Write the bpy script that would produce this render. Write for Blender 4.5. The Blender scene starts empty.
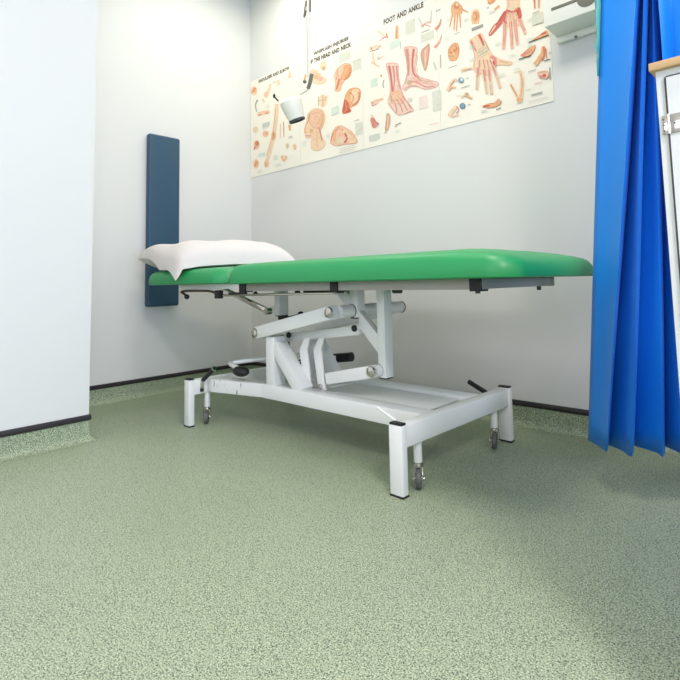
import bpy, bmesh, math, random
from mathutils import Vector, Matrix, noise
random.seed(7)
C = bpy.context.scene.collection
PI = math.pi

# ------------------------------------------------------------------ camera
CAM = Vector((2.8143, -2.0694, 0.5985)); YAW, PITCH, ROLL = 0.7519, 0.0875, -0.0219
FPX, PPX, PPY = 519.48, 348.14, 236.58
fw = Vector((-math.sin(YAW)*math.cos(PITCH), math.cos(YAW)*math.cos(PITCH), math.sin(PITCH)))
r0 = Vector((math.cos(YAW), math.sin(YAW), 0)); u0 = r0.cross(fw)
cr, sr = math.cos(ROLL), math.sin(ROLL)
rt = cr*r0 + sr*u0; up = cr*u0 - sr*r0
cd = bpy.data.cameras.new('camera'); cam = bpy.data.objects.new('camera', cd); C.objects.link(cam)
M = Matrix((rt, up, -fw)).transposed().to_4x4(); M.translation = CAM; cam.matrix_world = M
cd.sensor_fit = 'HORIZONTAL'; cd.sensor_width = 36; cd.lens = FPX/680*36
cd.shift_x = (340-PPX)/680; cd.shift_y = (PPY-340)/680
cd.clip_start = 0.05
bpy.context.scene.camera = cam
def on_wall(px, py, y=0.0):      # a point of the charts, measured once from the photograph, on the wall plane
    v = fw + rt*((px-PPX)/FPX) - up*((py-PPY)/FPX)
    t = (y-CAM.y)/v.y
    p = CAM + v*t
    return p.x, p.z

# ------------------------------------------------------------------ materials
def srgb(r, g, b):
    f = lambda c: (c/255/12.92) if c/255 <= .04045 else ((c/255+.055)/1.055)**2.4
    return (f(r), f(g), f(b), 1)
def mat(name, col, rough=.5, metal=0, spec=.5, coat=0, bump=0, bscale=100, var=0, vscale=5, trans=0, sheen=0):
    m = bpy.data.materials.new(name); m.use_nodes = True
    nt = m.node_tree; b = nt.nodes['Principled BSDF']
    b.inputs['Base Color'].default_value = col; b.inputs['Roughness'].default_value = rough
    b.inputs['Metallic'].default_value = metal; b.inputs['Specular IOR Level'].default_value = spec
    b.inputs['Coat Weight'].default_value = coat; b.inputs['Coat Roughness'].default_value = .15
    b.inputs['Sheen Weight'].default_value = sheen
    tc = nt.nodes.new('ShaderNodeTexCoord')
    if var:
        n = nt.nodes.new('ShaderNodeTexNoise'); n.inputs['Scale'].default_value = vscale; n.inputs['Detail'].default_value = 4
        nt.links.new(tc.outputs['Object'], n.inputs['Vector'])
        mx = nt.nodes.new('ShaderNodeMix'); mx.data_type = 'RGBA'
        mx.inputs[6].default_value = tuple(c*(1-var) for c in col[:3])+(1,); mx.inputs[7].default_value = tuple(min(1, c*(1+var)) for c in col[:3])+(1,)
        nt.links.new(n.outputs['Fac'], mx.inputs[0]); nt.links.new(mx.outputs[2], b.inputs['Base Color'])
    if bump:
        n = nt.nodes.new('ShaderNodeTexNoise'); n.inputs['Scale'].default_value = bscale; n.inputs['Detail'].default_value = 3
        nt.links.new(tc.outputs['Object'], n.inputs['Vector'])
        bp = nt.nodes.new('ShaderNodeBump'); bp.inputs['Strength'].default_value = bump; bp.inputs['Distance'].default_value = .002
        nt.links.new(n.outputs['Fac'], bp.inputs['Height']); nt.links.new(bp.outputs['Normal'], b.inputs['Normal'])
    if trans:
        t = nt.nodes.new('ShaderNodeBsdfTranslucent'); t.inputs['Color'].default_value = col
        ms = nt.nodes.new('ShaderNodeMixShader'); ms.inputs[0].default_value = trans
        out = nt.nodes['Material Output']
        nt.links.new(b.outputs[0], ms.inputs[1]); nt.links.new(t.outputs[0], ms.inputs[2]); nt.links.new(ms.outputs[0], out.inputs[0])
    return m
M_wall = mat('wall_paint', srgb(226, 226, 222), .55, bump=.08, bscale=60, var=.012, vscale=1.5)
M_ceil = mat('ceiling_paint', srgb(235, 235, 230), .8)
M_strip = mat('dark_cap_strip', srgb(44, 38, 40), .4)
M_paint = mat('white_powder_coat', srgb(238, 240, 238), .32, coat=.25, bump=.05, bscale=300)
M_green = mat('green_vinyl', srgb(22, 152, 84), .46, spec=.7, coat=.05, bump=.12, bscale=350, var=.03, vscale=8)
M_white = mat('pillow_cotton', srgb(224, 219, 215), .85, sheen=.2, bump=.2, bscale=500)
M_navy = mat('navy_vinyl', srgb(42, 78, 102), .42, bump=.3, bscale=260, var=.05, vscale=20)
M_black = mat('black_rubber', srgb(28, 28, 30), .5)
M_dark = mat('dark_plastic', srgb(58, 58, 62), .45)
M_chrome = mat('chrome', srgb(205, 200, 192), .14, metal=1)
M_bronze = mat('brown_steel', srgb(96, 84, 72), .35, metal=.7)
M_frame = mat('main_frame_grey', srgb(172, 167, 163), .4)  # main frame is set a darker grey than the head frame
M_tyre = mat('grey_tyre', srgb(95, 95, 95), .55)
M_curt = mat('blue_curtain_fabric', srgb(6, 142, 240), .42, spec=.6, bump=.1, bscale=700, trans=.2, sheen=.08)
M_aqua = mat('turquoise_edging', srgb(120, 205, 190), .5, trans=.3)
M_cab = mat('cabinet_paint', srgb(226, 230, 228), .35)
M_wood = mat('beech_edge', srgb(214, 178, 130), .45, var=.1, vscale=30)
M_shade = mat('lamp_enamel', srgb(238, 236, 225), .35)
M_box = mat('cream_enamel', srgb(242, 242, 232), .4)
M_slot = mat('slot_grey', srgb(120, 118, 105), .6)
M_paper = mat('poster_paper', srgb(247, 241, 226), .35, spec=.4)

# scuffed paint of the base rails: a few dark rubs at one end
def scuffed():
    m = mat('scuffed_powder_coat', srgb(238, 240, 238), .32, coat=.25)
    nt = m.node_tree; b = nt.nodes['Principled BSDF']
    tc = nt.nodes.new('ShaderNodeTexCoord'); mp = nt.nodes.new('ShaderNodeMapping'); mp.inputs['Scale'].default_value = (90, 20, 22)
    n = nt.nodes.new('ShaderNodeTexNoise'); n.inputs['Scale'].default_value = 1; n.inputs['Detail'].default_value = 2
    r = nt.nodes.new('ShaderNodeValToRGB'); r.color_ramp.elements[0].position = .63; r.color_ramp.elements[1].position = .69
    sx = nt.nodes.new('ShaderNodeSeparateXYZ'); lt = nt.nodes.new('ShaderNodeMath'); lt.operation = 'LESS_THAN'; lt.inputs[1].default_value = -.30
    mu = nt.nodes.new('ShaderNodeMath'); mu.operation = 'MULTIPLY'
    mx = nt.nodes.new('ShaderNodeMix'); mx.data_type = 'RGBA'; mx.inputs[6].default_value = srgb(238, 240, 238); mx.inputs[7].default_value = srgb(120, 122, 118)
    L = nt.links.new
    L(tc.outputs['Object'], mp.inputs[0]); L(mp.outputs[0], n.inputs['Vector']); L(n.outputs['Fac'], r.inputs[0])
    L(tc.outputs['Object'], sx.inputs[0]); L(sx.outputs[0], lt.inputs[0]); L(r.outputs[0], mu.inputs[0]); L(lt.outputs[0], mu.inputs[1])
    L(mu.outputs[0], mx.inputs[0]); L(mx.outputs[2], b.inputs['Base Color'])
    return m
M_scuff = scuffed()

# speckled safety flooring
def floor_mat():
    m = bpy.data.materials.new('speckled_green_vinyl'); m.use_nodes = True
    nt = m.node_tree; b = nt.nodes['Principled BSDF']; L = nt.links.new
    tc = nt.nodes.new('ShaderNodeTexCoord')
    def nz(scale, detail, rough=.5):
        n = nt.nodes.new('ShaderNodeTexNoise'); n.inputs['Scale'].default_value = scale; n.inputs['Detail'].default_value = detail
        n.inputs['Roughness'].default_value = rough; L(tc.outputs['Object'], n.inputs['Vector']); return n
    def ramp(src, a, b_):
        r = nt.nodes.new('ShaderNodeValToRGB'); r.color_ramp.elements[0].position = a; r.color_ramp.elements[1].position = b_
        L(src, r.inputs[0]); return r
    def mix(f, a, b_):
        x = nt.nodes.new('ShaderNodeMix'); x.data_type = 'RGBA'; L(f, x.inputs[0])
        for s, v in ((6, a), (7, b_)):
            if isinstance(v, tuple): x.inputs[s].default_value = v
            else: L(v, x.inputs[s])
        return x.outputs[2]
    base = mix(nz(3, 3).outputs['Fac'], srgb(156, 169, 138), srgb(166, 180, 148))
    light = ramp(nz(300, 2, .6).outputs['Fac'], .50, .60)
    c = mix(light.outputs[0], base, srgb(206, 213, 182))
    vz = nz(380, 2, .65)
    dark = ramp(vz.outputs['Fac'], .39, .47)
    c = mix(dark.outputs[0], srgb(76, 98, 80), c)
    v2 = nt.nodes.new('ShaderNodeTexVoronoi'); v2.inputs['Scale'].default_value = 250; L(tc.outputs['Object'], v2.inputs['Vector'])
    fl = ramp(v2.outputs['Distance'], .24, .33)
    c = mix(fl.outputs[0], srgb(52, 74, 66), c)
    L(c, b.inputs['Base Color'])
    b.inputs['Roughness'].default_value = .38; b.inputs['Specular IOR Level'].default_value = .28
    bp = nt.nodes.new('ShaderNodeBump'); bp.inputs['Strength'].default_value = .15; bp.inputs['Distance'].default_value = .0008
    L(vz.outputs['Fac'], bp.inputs['Height']); L(bp.outputs[0], b.inputs['Normal'])
    return m
M_floor = floor_mat()

# ------------------------------------------------------------------ mesh helpers
def new(): return bmesh.new()
def merge(dst, src, mi=0):
    me = bpy.data.meshes.new('tmp'); 
    for f in src.faces: f.material_index = mi
    src.to_mesh(me); src.free(); dst.from_mesh(me); bpy.data.meshes.remove(me)
def add_box(bm, lo, hi, bev=0, seg=2, mi=0, mtx=None):
    b = bmesh.new(); bmesh.ops.create_cube(b, size=1)
    lo, hi = Vector(lo), Vector(hi)
    for v in b.verts: v.co = Vector([(lo[i]+hi[i])/2 + v.co[i]*(hi[i]-lo[i]) for i in range(3)])
    if bev: bmesh.ops.bevel(b, geom=b.edges[:], offset=bev, segments=seg, profile=.5, affect='EDGES')
    if mtx: b.transform(mtx)
    merge(bm, b, mi)
def frame_of(d, hint=Vector((0, 1, 0))):
    d = d.normalized(); s = hint - d*hint.dot(d)
    if s.length < 1e-4: s = Vector((1, 0, 0)) - d*d.x
    s.normalize(); return d, s, d.cross(s)
def add_beam(bm, p, q, w, h, bev=.003, hint=(0, 1, 0), mi=0):       # rectangular tube: w along hint, h across
    p, q = Vector(p), Vector(q); d, s, t = frame_of(q-p, Vector(hint))
    mt = Matrix((d, s, t)).transposed().to_4x4(); mt.translation = p
    add_box(bm, (0, -w/2, -h/2), ((q-p).length, w/2, h/2), bev, 2, mi, mt)
def add_cyl(bm, p, q, r, r2=None, n=24, bev=0, mi=0):
    p, q = Vector(p), Vector(q); r2 = r if r2 is None else r2
    prof = [(0, 0), (r-bev, 0)] + ([(r, bev)] if bev else []) + ([(r2, (q-p).length-bev)] if bev else []) + [(r2-bev, (q-p).length), (0, (q-p).length)]
    add_lathe(bm, p, q-p, prof, n, mi)
def add_lathe(bm, p, axis, prof, n=32, mi=0):
    d, s, t = frame_of(Vector(axis), Vector((0, 0, 1)) if abs(Vector(axis).normalized().z) < .9 else Vector((1, 0, 0)))
    b = bmesh.new(); p = Vector(p); rings = []
    for r, z in prof:
        if r < 1e-6: rings.append([b.verts.new(p+d*z)])
        else: rings.append([b.verts.new(p+d*z+(s*math.cos(a)+t*math.sin(a))*r) for a in [2*PI*k/n for k in range(n)]])
    for A, B in zip(rings, rings[1:]):
        if len(A) == 1 and len(B) == 1: continue
        for k in range(n):
            k2 = (k+1) % n
            if len(A) == 1: b.faces.new((A[0], B[k2], B[k]))
            elif len(B) == 1: b.faces.new((A[k], A[k2], B[0]))
            else: b.faces.new((A[k], A[k2], B[k2], B[k]))
    bmesh.ops.recalc_face_normals(b, faces=b.faces[:])
    for f in b.faces: f.smooth = True
    merge(bm, b, mi)
def spline(pts, n=8):
    pts = [Vector(p) for p in pts]; out = []
    for i in range(len(pts)-1):
        a = pts[max(i-1, 0)]; b = pts[i]; c = pts[i+1]; d = pts[min(i+2, len(pts)-1)]
        for k in range(n):
            t = k/n
            out.append(.5*((2*b)+(c-a)*t+(2*a-5*b+4*c-d)*t*t+(3*b-a-3*c+d)*t**3))
    out.append(pts[-1]); return out
def add_tube(bm, pts, r, n=12, smooth=6, mi=0):
    P = spline(pts, smooth) if smooth else [Vector(p) for p in pts]
    b = bmesh.new(); rings = []; s = None
    for i, p in enumerate(P):
        d = (P[min(i+1, len(P)-1)]-P[max(i-1, 0)]).normalized()
        if s is None: _, s, t = frame_of(d, Vector((0, 0, 1)))
        else: s = (s-d*s.dot(d)).normalized(); t = d.cross(s)
        rings.append([b.verts.new(p+(s*math.cos(2*PI*k/n)+t*math.sin(2*PI*k/n))*r) for k in range(n)])
    for A, B in zip(rings, rings[1:]):
        for k in range(n): b.faces.new((A[k], A[(k+1) % n], B[(k+1) % n], B[k]))
    b.faces.new(rings[0][::-1]); b.faces.new(rings[-1])
    bmesh.ops.recalc_face_normals(b, faces=b.faces[:])
    for f in b.faces: f.smooth = True
    merge(bm, b, mi)
def add_ball(bm, c, r, sc=(1, 1, 1), mi=0):
    b = bmesh.new(); bmesh.ops.create_uvsphere(b, u_segments=24, v_segments=14, radius=r)
    for v in b.verts: v.co = Vector(c)+Vector([v.co[i]*sc[i] for i in range(3)])
    for f in b.faces: f.smooth = True
    merge(bm, b, mi)
def add_prism(bm, poly, lo, hi, axis='z', bev=0, mi=0):             # extruded outline
    b = bmesh.new()
    def P(a, c, h): return (a, c, h) if axis == 'z' else ((a, h, c) if axis == 'y' else (h, a, c))
    A = [b.verts.new(P(x, y, lo)) for x, y in poly]; B = [b.verts.new(P(x, y, hi)) for x, y in poly]
    b.faces.new(A); b.faces.new(B)
    for k in range(len(poly)):
        k2 = (k+1) % len(poly); b.faces.new((A[k], A[k2], B[k2], B[k]))
    bmesh.ops.recalc_face_normals(b, faces=b.faces[:])
    if bev: bmesh.ops.bevel(b, geom=b.edges[:], offset=bev, segments=2, profile=.5, affect='EDGES')
    merge(bm, b, mi)
def obj(name, bm, mats, parent=None, smooth=True):
    if parent is not None:
        w = parent
        off = Vector((0, 0, 0))
        while w is not None: off += w.location; w = w.parent
        bm.transform(Matrix.Translation(-off))
    me = bpy.data.meshes.new(name); bm.to_mesh(me); bm.free()
    for m in (mats if isinstance(mats, (list, tuple)) else [mats]): me.materials.append(m)
    if smooth:
        for p in me.polygons: p.use_smooth = True
        me.set_sharp_from_angle(angle=math.radians(35))
    o = bpy.data.objects.new(name, me); C.objects.link(o)
    if parent is not None: o.parent = parent
    return o
def thing(name, label, cat, loc=(0, 0, 0), group=None):
    o = bpy.data.objects.new(name, None); C.objects.link(o); o.location = loc
    o.empty_display_size = .05
    o['label'] = label; o['category'] = cat
    if group: o['group'] = group
    return o
def tag(o, label, cat, group=None):
    o['label'] = label; o['category'] = cat
    if group: o['group'] = group
    return o
def struct(name, bm, m, smooth=False):
    o = obj(name, bm, m, None, smooth); o['kind'] = 'structure'; return o

# ------------------------------------------------------------------ the room
RX, RY, RZ = 5.6, -5.4, 2.54
PX, PY = .616, -1.242                                                # partition that stands out of the left wall
b = new(); add_box(b, (-.2, RY-.2, -.1), (RX+.2, .2, 0)); struct('floor', b, M_floor)
b = new(); add_box(b, (-.2, RY-.2, RZ), (RX+.2, .2, RZ+.1)); struct('ceiling', b, M_ceil)
b = new(); add_box(b, (-.2, RY-.2, 0), (0, .2, RZ)); struct('wall_left', b, M_wall)
b = new(); add_box(b, (0, 0, 0), (RX, .2, RZ)); struct('wall_back', b, M_wall)
b = new(); add_box(b, (0, RY, 0), (PX, PY, RZ)); struct('wall_partition', b, M_wall)
# right wall with a window opening
WY0, WY1, WZ0, WZ1 = -3.7, -1.3, .30, 1.95
b = new()
add_box(b, (RX, RY-.2, 0), (RX+.2, .2, WZ0)); add_box(b, (RX, RY-.2, WZ1), (RX+.2, .2, RZ))
add_box(b, (RX, RY-.2, WZ0), (RX+.2, WY0, WZ1)); add_box(b, (RX, WY1, WZ0), (RX+.2, .2, WZ1)); struct('wall_right', b, M_wall)
# front wall (behind the camera) with a window opening
VX0, VX1, VZ0, VZ1 = 1.2, 3.8, .9, 2.25
b = new()
add_box(b, (0, RY-.2, 0), (RX, RY, VZ0)); add_box(b, (0, RY-.2, VZ1), (RX, RY, RZ))
add_box(b, (0, RY-.2, VZ0), (VX0, RY, VZ1)); add_box(b, (VX1, RY-.2, VZ0), (RX, RY, VZ1)); struct('wall_front', b, M_wall)
def window(name, horiz, a0, a1, z0, z1, c):
    b = new(); t = .05
    def bx(p, q, u, v):
        if horiz: add_box(b, (p, c-.03, u), (q, c+.03, v), .004)
        else: add_box(b, (c-.03, p, u), (c+.03, q, v), .004)
    bx(a0, a1, z0, z0+t); bx(a0, a1, z1-t, z1); bx(a0, a0+t, z0+t, z1-t); bx(a1-t, a1, z0+t, z1-t)
    m = (a0+a1)/2; bx(m-t/2, m+t/2, z0+t, z1-t)
    o = struct(name, b, M_paint)
window('window_1', False, WY0, WY1, WZ0, WZ1, RX+.1)
window('window_2', True, VX0, VX1, VZ0, VZ1, RY-.1)

# coved skirting: the flooring turns up the wall, closed by a dark cap strip
def cove(name, tname, runs, z=.082):
    b = new(); s = new(); R = .030
    prof = [(R+.012, .0006)] + [(R-R*math.sin(a)+.0015, R-R*math.cos(a)+.0008) for a in [PI/2*k/8 for k in range(9)]] + [(.0015, z)]
    sp = [(0, z-.004), (.0055, z-.003), (.0075, z+.002), (.0075, z+.013), (.005, z+.018), (0, z+.0185)]
    for (p, q, n, e0, e1) in runs:                                   # n = direction into the room; e0,e1 = mitre sign
        p, q, n = Vector(p).to_3d(), Vector(q).to_3d(), Vector(n).to_3d(); d = (q-p).normalized()
        for bm, pr in ((b, prof), (s, sp)):
            A = [bm.verts.new(p+n*o+d*(o*e0)+Vector((0, 0, h))) for o, h in pr]
            B = [bm.verts.new(q+n*o+d*(o*e1)+Vector((0, 0, h))) for o, h in pr]
            for k in range(len(pr)-1): bm.faces.new((A[k], A[k+1], B[k+1], B[k]))
            if bm is s: bm.faces.new(A); bm.faces.new(B[::-1])
    bmesh.ops.recalc_face_normals(s, faces=s.faces[:])
    o = struct(name, b, M_floor, True); struct(tname, s, M_strip, True)
cove('baseboard_left', 'trim_1', [((0, 0), (0, PY), (1, 0), 1, -1)])
cove('baseboard_back', 'trim_2', [((0, 0), (RX, 0), (0, -1), 1, 0)])
cove('baseboard_partition', 'trim_3', [((0, PY), (PX, PY), (0, 1), 1, 1), ((PX, PY), (PX, RY), (1, 0), -1, 0)])

# ------------------------------------------------------------------ treatment couch
couch = thing('treatment_couch', 'height-adjustable treatment couch with green vinyl top and white steel lifting base', 'treatment couch', (1.31, -.555, 0))
YN, YF = -.893, -.217
# base
def base_leg(x0, x1, y0, y1):
    b = new(); add_box(b, (x0, y0, .004), (x1, y1, .195), .003)
    o = obj('leg', b, M_paint, couch)
    b = new(); add_box(b, (x0+.001, y0+.001, .1945), (x1-.001, y1-.001, .201), .0028, 3); obj('end_cap', b, M_black, o)
    b = new(); add_box(b, (x0-.0008, y0-.0008, 0), (x1+.0008, y1+.0008, .006), .001); obj('foot_pad', b, M_black, o)
base_leg(1.854, 1.900, YN, YN+.026); base_leg(1.854, 1.900, YF-.026, YF)
base_leg(.728, .770, YN, YN+.026); base_leg(.728, .770, YF-.026, YF)
for x0, x1 in ((1.856, 1.897), (.730, .767)):
    b = new(); add_box(b, (x0, YN+.026, .131), (x1, YF-.026, .193), .003); obj('cross_beam', b, M_paint, couch)
for s in (-1, 1):
    y = lambda d: -.555+s*d
    poly = [(.767, y(.250)), (.80, y(.250)), (1.064, y(.180)), (1.856, y(.180)), (1.856, y(.113)), (1.05, y(.113)), (.767, y(.180))]
    b = new(); add_prism(b, poly, .137, .192, 'z', .003); obj('base_rail', b, M_scuff, couch)
for x0, x1 in ((1.09, 1.15), (1.27, 1.31)):
    b = new(); add_box(b, (x0, -.668, .145), (x1, -.442, .183), .003); obj('base_crosspiece', b, M_paint, couch)
b = new(); add_box(b, (1.32, -.662, .176), (1.815, -.450, .182), .001); obj('cover_plate', b, M_paint, couch)
# castors: on a white stem, chrome fork, grey wheel
def castor(x, y, rz):
    b = new(); add_cyl(b, (x, y, .068), (x, y, .133), .0125, bev=.001, n=20)
    st = obj('castor_stem', b, M_paint, couch)
    mt = Matrix.Translation((x, y, 0)) @ Matrix.Rotation(rz, 4, 'Z')
    b = new()
    add_cyl(b, (0, 0, .052), (0, 0, .070), .011, n=16); add_cyl(b, (0, 0, .058), (0, 0, .0625), .0165, n=20)
    for s in (-1, 1):
        add_prism(b, [(-.014, .058), (.016, .058), (.034, .044), (.032, .024), (.020, .019), (.008, .026), (-.006, .040)], s*.0125-.0012, s*.0125+.0012, 'y')
    add_box(b, (-.012, -.0137, .054), (.012, .0137, .057))
    add_cyl(b, (.019, -.017, .027), (.019, .017, .027), .0045, n=12)
    b.transform(mt); obj('castor_fork', b, M_chrome, st)
    b = new(); add_lathe(b, (.019, -.0095, .027), (0, 1, 0), [(0, .003), (.009, .003), (.010, 0), (.016, 0), (.0175, .002), (.0255, .002), (.027, .006), (.027, .013), (.0255, .017), (.0175, .017), (.016, .019), (.010, .019), (.009, .016), (0, .016)], 32)
    b.transform(mt); obj('castor_wheel', b, M_tyre, st)
castor(1.875, -.785, -.95); castor(1.875, -.318, -1.15); castor(.752, -.795, -.7); castor(.752, -.31, -.9)
# uprights and braces standing on the rails
b = new(); add_box(b, (1.09, -.733, .19), (1.142, -.672, .385), .003); obj('upright', b, M_paint, couch)
b = new(); add_box(b, (1.09, -.52, .18), (1.142, -.475, .37), .003); obj('upright', b, M_paint, couch)
b = new(); add_beam(b, (1.135, -.7025, .350), (1.290, -.7025, .185), .059, .050); obj('upright_brace', b, M_paint, couch)
b = new(); add_beam(b, (1.135, -.497, .365), (1.275, -.497, .185), .045, .048); obj('upright_brace', b, M_paint, couch)
# lifting arms
def arm(p, q, w, h, y0, y1, name='lifting_arm', bolt_y=None, bolts=(True, True)):
    b = new(); ym = (y0+y1)/2
    add_beam(b, (p[0], ym, p[1]), (q[0], ym, q[1]), abs(y1-y0), h, .004)
    o = obj(name, b, M_paint, couch)
    for e, (x, z) in zip(bolts, (p, q)):
        if e:
            b = new(); add_lathe(b, (x, y0-.010, z), (0, 1, 0), [(0, 0), (.010, .001), (.018, .004), (.020, .008), (.020, .0105)], 28); obj('pivot_bolt', b, M_chrome, o)
    return o
arm((1.040, .397), (1.478, .491), 0, .050, -.750, -.700)
arm((1.040, .397), (1.478, .491), 0, .050, -.415, -.370, bolts=(False, False))
arm((1.368, .234), (1.600, .284), 0, .044, -.668, -.640, bolts=(False, True))
def ptube(x, z, y0, y1, r=.0235, cap=True):
    b = new(); add_cyl(b, (x, y0, z), (x, y1, z), r, bev=.001); o = obj('pivot_tube', b, M_paint, couch)
    if cap:
        b = new(); add_cyl(b, (x, y1-.004, z), (x, y1+.002, z), r+.0015, bev=.0015); obj('end_ring', b, M_dark, o)
ptube(1.476, .491, -.70, -.628); ptube(1.476, .491, -.583, -.325); ptube(1.600, .284, -.655, -.625, .0215)
# hanging posts of the top frame
def post(x0, x1, y0, y1, z0, z1):
    b = new(); add_box(b, (x0, y0, z0), (x1, y1, z1), .003); o = obj('hanging_post', b, M_paint, couch)
    b = new(); add_box(b, (x0+.002, y0+.002, z0-.004), (x1-.002, y1-.002, z0+.001), .001); obj('end_cap', b, M_black, o)
post(1.466, 1.504, -.628, -.583, .466, .572); post(1.598, 1.633, -.628, -.583, .258, .572); post(.932, .968, -.56, -.505, .455, .572)
b = new(); add_box(b, (.872, -.545, .462), (.932, -.52, .492), .002); obj('post_bracket', b, M_paint, couch)
b = new(); add_prism(b, [(1.504, .492), (1.504, .432), (1.598, .338), (1.598, .405)], -.622, -.592, 'y', .002); obj('gusset', b, M_paint, couch)
b = new(); add_prism(b, [(1.372, .570), (1.430, .570), (1.466, .545), (1.466, .500), (1.440, .508)], -.622, -.592, 'y', .002); obj('gusset', b, M_paint, couch)
# centre channel, its fork struts and bolts
o = arm((1.085, .369), (1.512, .421), 0, .036, -.635, -.598, 'actuator_channel', bolts=(False, False))
for x, z in ((1.125, .384), (1.498, .428)):
    b = new(); add_ball(b, (x, -.640, z), .0125, (1, .7, 1)); obj('channel_bolt', b, M_black, o)
b = new(); add_box(b, (1.046, -.640, .332), (1.086, -.600, .380), .003); obj('rubber_stop', b, M_dark, couch)
for dx, yy in ((0, -.672), (.062, -.655)):
    b = new()
    add_prism(b, [(1.232+dx, .335), (1.275+dx, .338), (1.296+dx, .190), (1.258+dx, .186)], yy-.004, yy+.004, 'y', .001)
    add_prism(b, [(1.232+dx, .335), (1.275+dx, .338), (1.292+dx, .386), (1.262+dx, .384)], yy-.004, yy+.004, 'y', .001)
    o = obj('fork_strut', b, M_paint, couch)
    b = new(); add_cyl(b, (1.272+dx, yy-.012, .202), (1.272+dx, yy+.012, .202), .010, bev=.002, n=8); obj('strut_bolt', b, M_chrome, o)
# foot pump pedals
b = new(); add_tube(b, [(.96, -.755, .243), (.90, -.748, .246), (.835, -.730, .250), (.822, -.705, .251), (.86, -.66, .258), (.95, -.58, .268), (1.09, -.50, .285)], .0095); o = obj('foot_pedal', b, M_paint, couch)
b = new(); add_ball(b, (.962, -.765, .236), .046, (1, .62, .48)); obj('pedal_pad', b, M_black, o)
b = new(); add_tube(b, [(1.11, -.49, .270), (1.15, -.44, .266), (1.17, -.41, .268)], .0095); o = obj('foot_pedal', b, M_paint, couch)
b = new(); add_tube(b, [(1.150, -.40, .262), (1.20, -.39, .268), (1.245, -.385, .274)], .020, n=20); obj('pedal_pad', b, M_black, o)
b = new(); add_tube(b, [(1.105, -.60, .225), (1.13, -.60, .245), (1.165, -.60, .268)], .009, smooth=4); add_tube(b, [(1.125, -.60, .262), (1.17, -.60, .258)], .006, smooth=2); obj('release_valve', b, M_black, couch)
b = new(); add_tube(b, [(.99, -.60, .205), (1.05, -.58, .21), (1.09, -.57, .22)], .018); add_ball(b, (1.02, -.60, .212), .024); obj('pump_body', b, M_chrome, couch)
# castor levers
b = new(); add_tube(b, [(.868, -.835, .246), (.785, -.835, .192)], .0095, smooth=0); add_cyl(b, (.775, -.835, .142), (.775, -.835, .160), .008); o = obj('brake_lever', b, M_black, couch)
b = new(); add_cyl(b, (.775, -.835, .158), (.780, -.835, .192), .0085, n=12); obj('lever_fitting', b, M_chrome, o)
b = new(); add_cyl(b, (.866, -.835, .245), (.874, -.835, .250), .0098); obj('lever_end', b, M_chrome, o)
b = new(); add_tube(b, [(1.738, -.25, .203), (1.822, -.25, .165)], .0090, smooth=0); obj('brake_lever', b, M_black, couch)
b = new(); add_tube(b, [(1.773, -.845, .222), (1.845, -.845, .192)], .0048, smooth=0); obj('release_lever', b, M_paint, couch)
# top frame under the pads
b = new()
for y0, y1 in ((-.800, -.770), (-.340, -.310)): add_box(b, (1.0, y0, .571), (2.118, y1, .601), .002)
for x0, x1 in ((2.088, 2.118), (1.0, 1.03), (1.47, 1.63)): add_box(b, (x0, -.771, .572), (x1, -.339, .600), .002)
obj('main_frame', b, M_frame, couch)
b = new()
for y0, y1 in ((-.800, -.770), (-.340, -.310)): add_box(b, (.51, y0, .581), (.998, y1, .604), .002)
for x0, x1 in ((.51, .54), (.93, .97)): add_box(b, (x0, -.771, .582), (x1, -.339, .603), .002)
obj('head_frame', b, M_paint, couch)
for x0, x1 in ((1.008, 1.050), (1.540, 1.576), (2.080, 2.116)):
    b = new(); add_box(b, (x0, -.806, .566), (x1, -.764, .606), .002); o = obj('frame_spacer', b, M_black, couch)
b = new(); add_cyl(b, (2.097, -.79, .560), (2.097, -.79, .572), .007, n=12); obj('frame_bolt', b, M_dark, couch)
b = new(); add_cyl(b, (2.11, -.42, .560), (2.11, -.42, .572), .007, n=12); obj('frame_bolt', b, M_dark, couch)
# head section adjuster
b = new(); add_cyl(b, (.86, -.80, .553), (1.56, -.80, .562), .0048, n=12); obj('adjuster_rod', b, M_chrome, couch)
b = new(); add_box(b, (.838, -.815, .540), (.872, -.79, .576), .003); obj('rod_clamp', b, M_black, couch)
b = new(); add_box(b, (.93, -.806, .557), (1.05, -.792, .566), .003); obj('rod_clamp', b, M_black, couch)
for q_, r_ in (((1.10, -.79, .561), .009), ((1.31, -.75, .563), .011)):
    b = new(); add_ball(b, q_, r_); obj('rod_knob', b, M_black, couch)
b = new()
b = new(); add_tube(b, [(1.36, -.76, .566), (1.56, -.76, .567)], .006, smooth=0); obj('inner_rod', b, M_black, couch)
b = new(); add_tube(b, [(.602, -.812, .549), (.58, -.812, .560), (.556, -.812, .570), (.60, -.812, .574), (.72, -.812, .574), (.80, -.812, .572), (.855, -.805, .560)], .0058); o = obj('release_handle', b, M_bronze, couch)
b = new(); add_ball(b, (.604, -.812, .547), .012); obj('handle_knob', b, M_black, o)
b = new(); add_beam(b, (.74, -.70, .577), (1.055, -.70, .488), .014, .022, .003); add_cyl(b, (1.065, -.712, .484), (1.065, -.688, .484), .014); obj('head_strut', b, M_chrome, couch)
b = new(); add_tube(b, [(.955, -.54, .452), (.985, -.52, .446), (1.04, -.50, .456)], .006); add_ball(b, (.955, -.54, .445), .015); add_ball(b, (1.045, -.50, .458), .015); obj('strut_linkage', b, M_black, couch)
b = new(); add_cyl(b, (1.655, -.60, .563), (1.69, -.60, .563), .008); obj('frame_stud', b, M_dark, couch)

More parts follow.
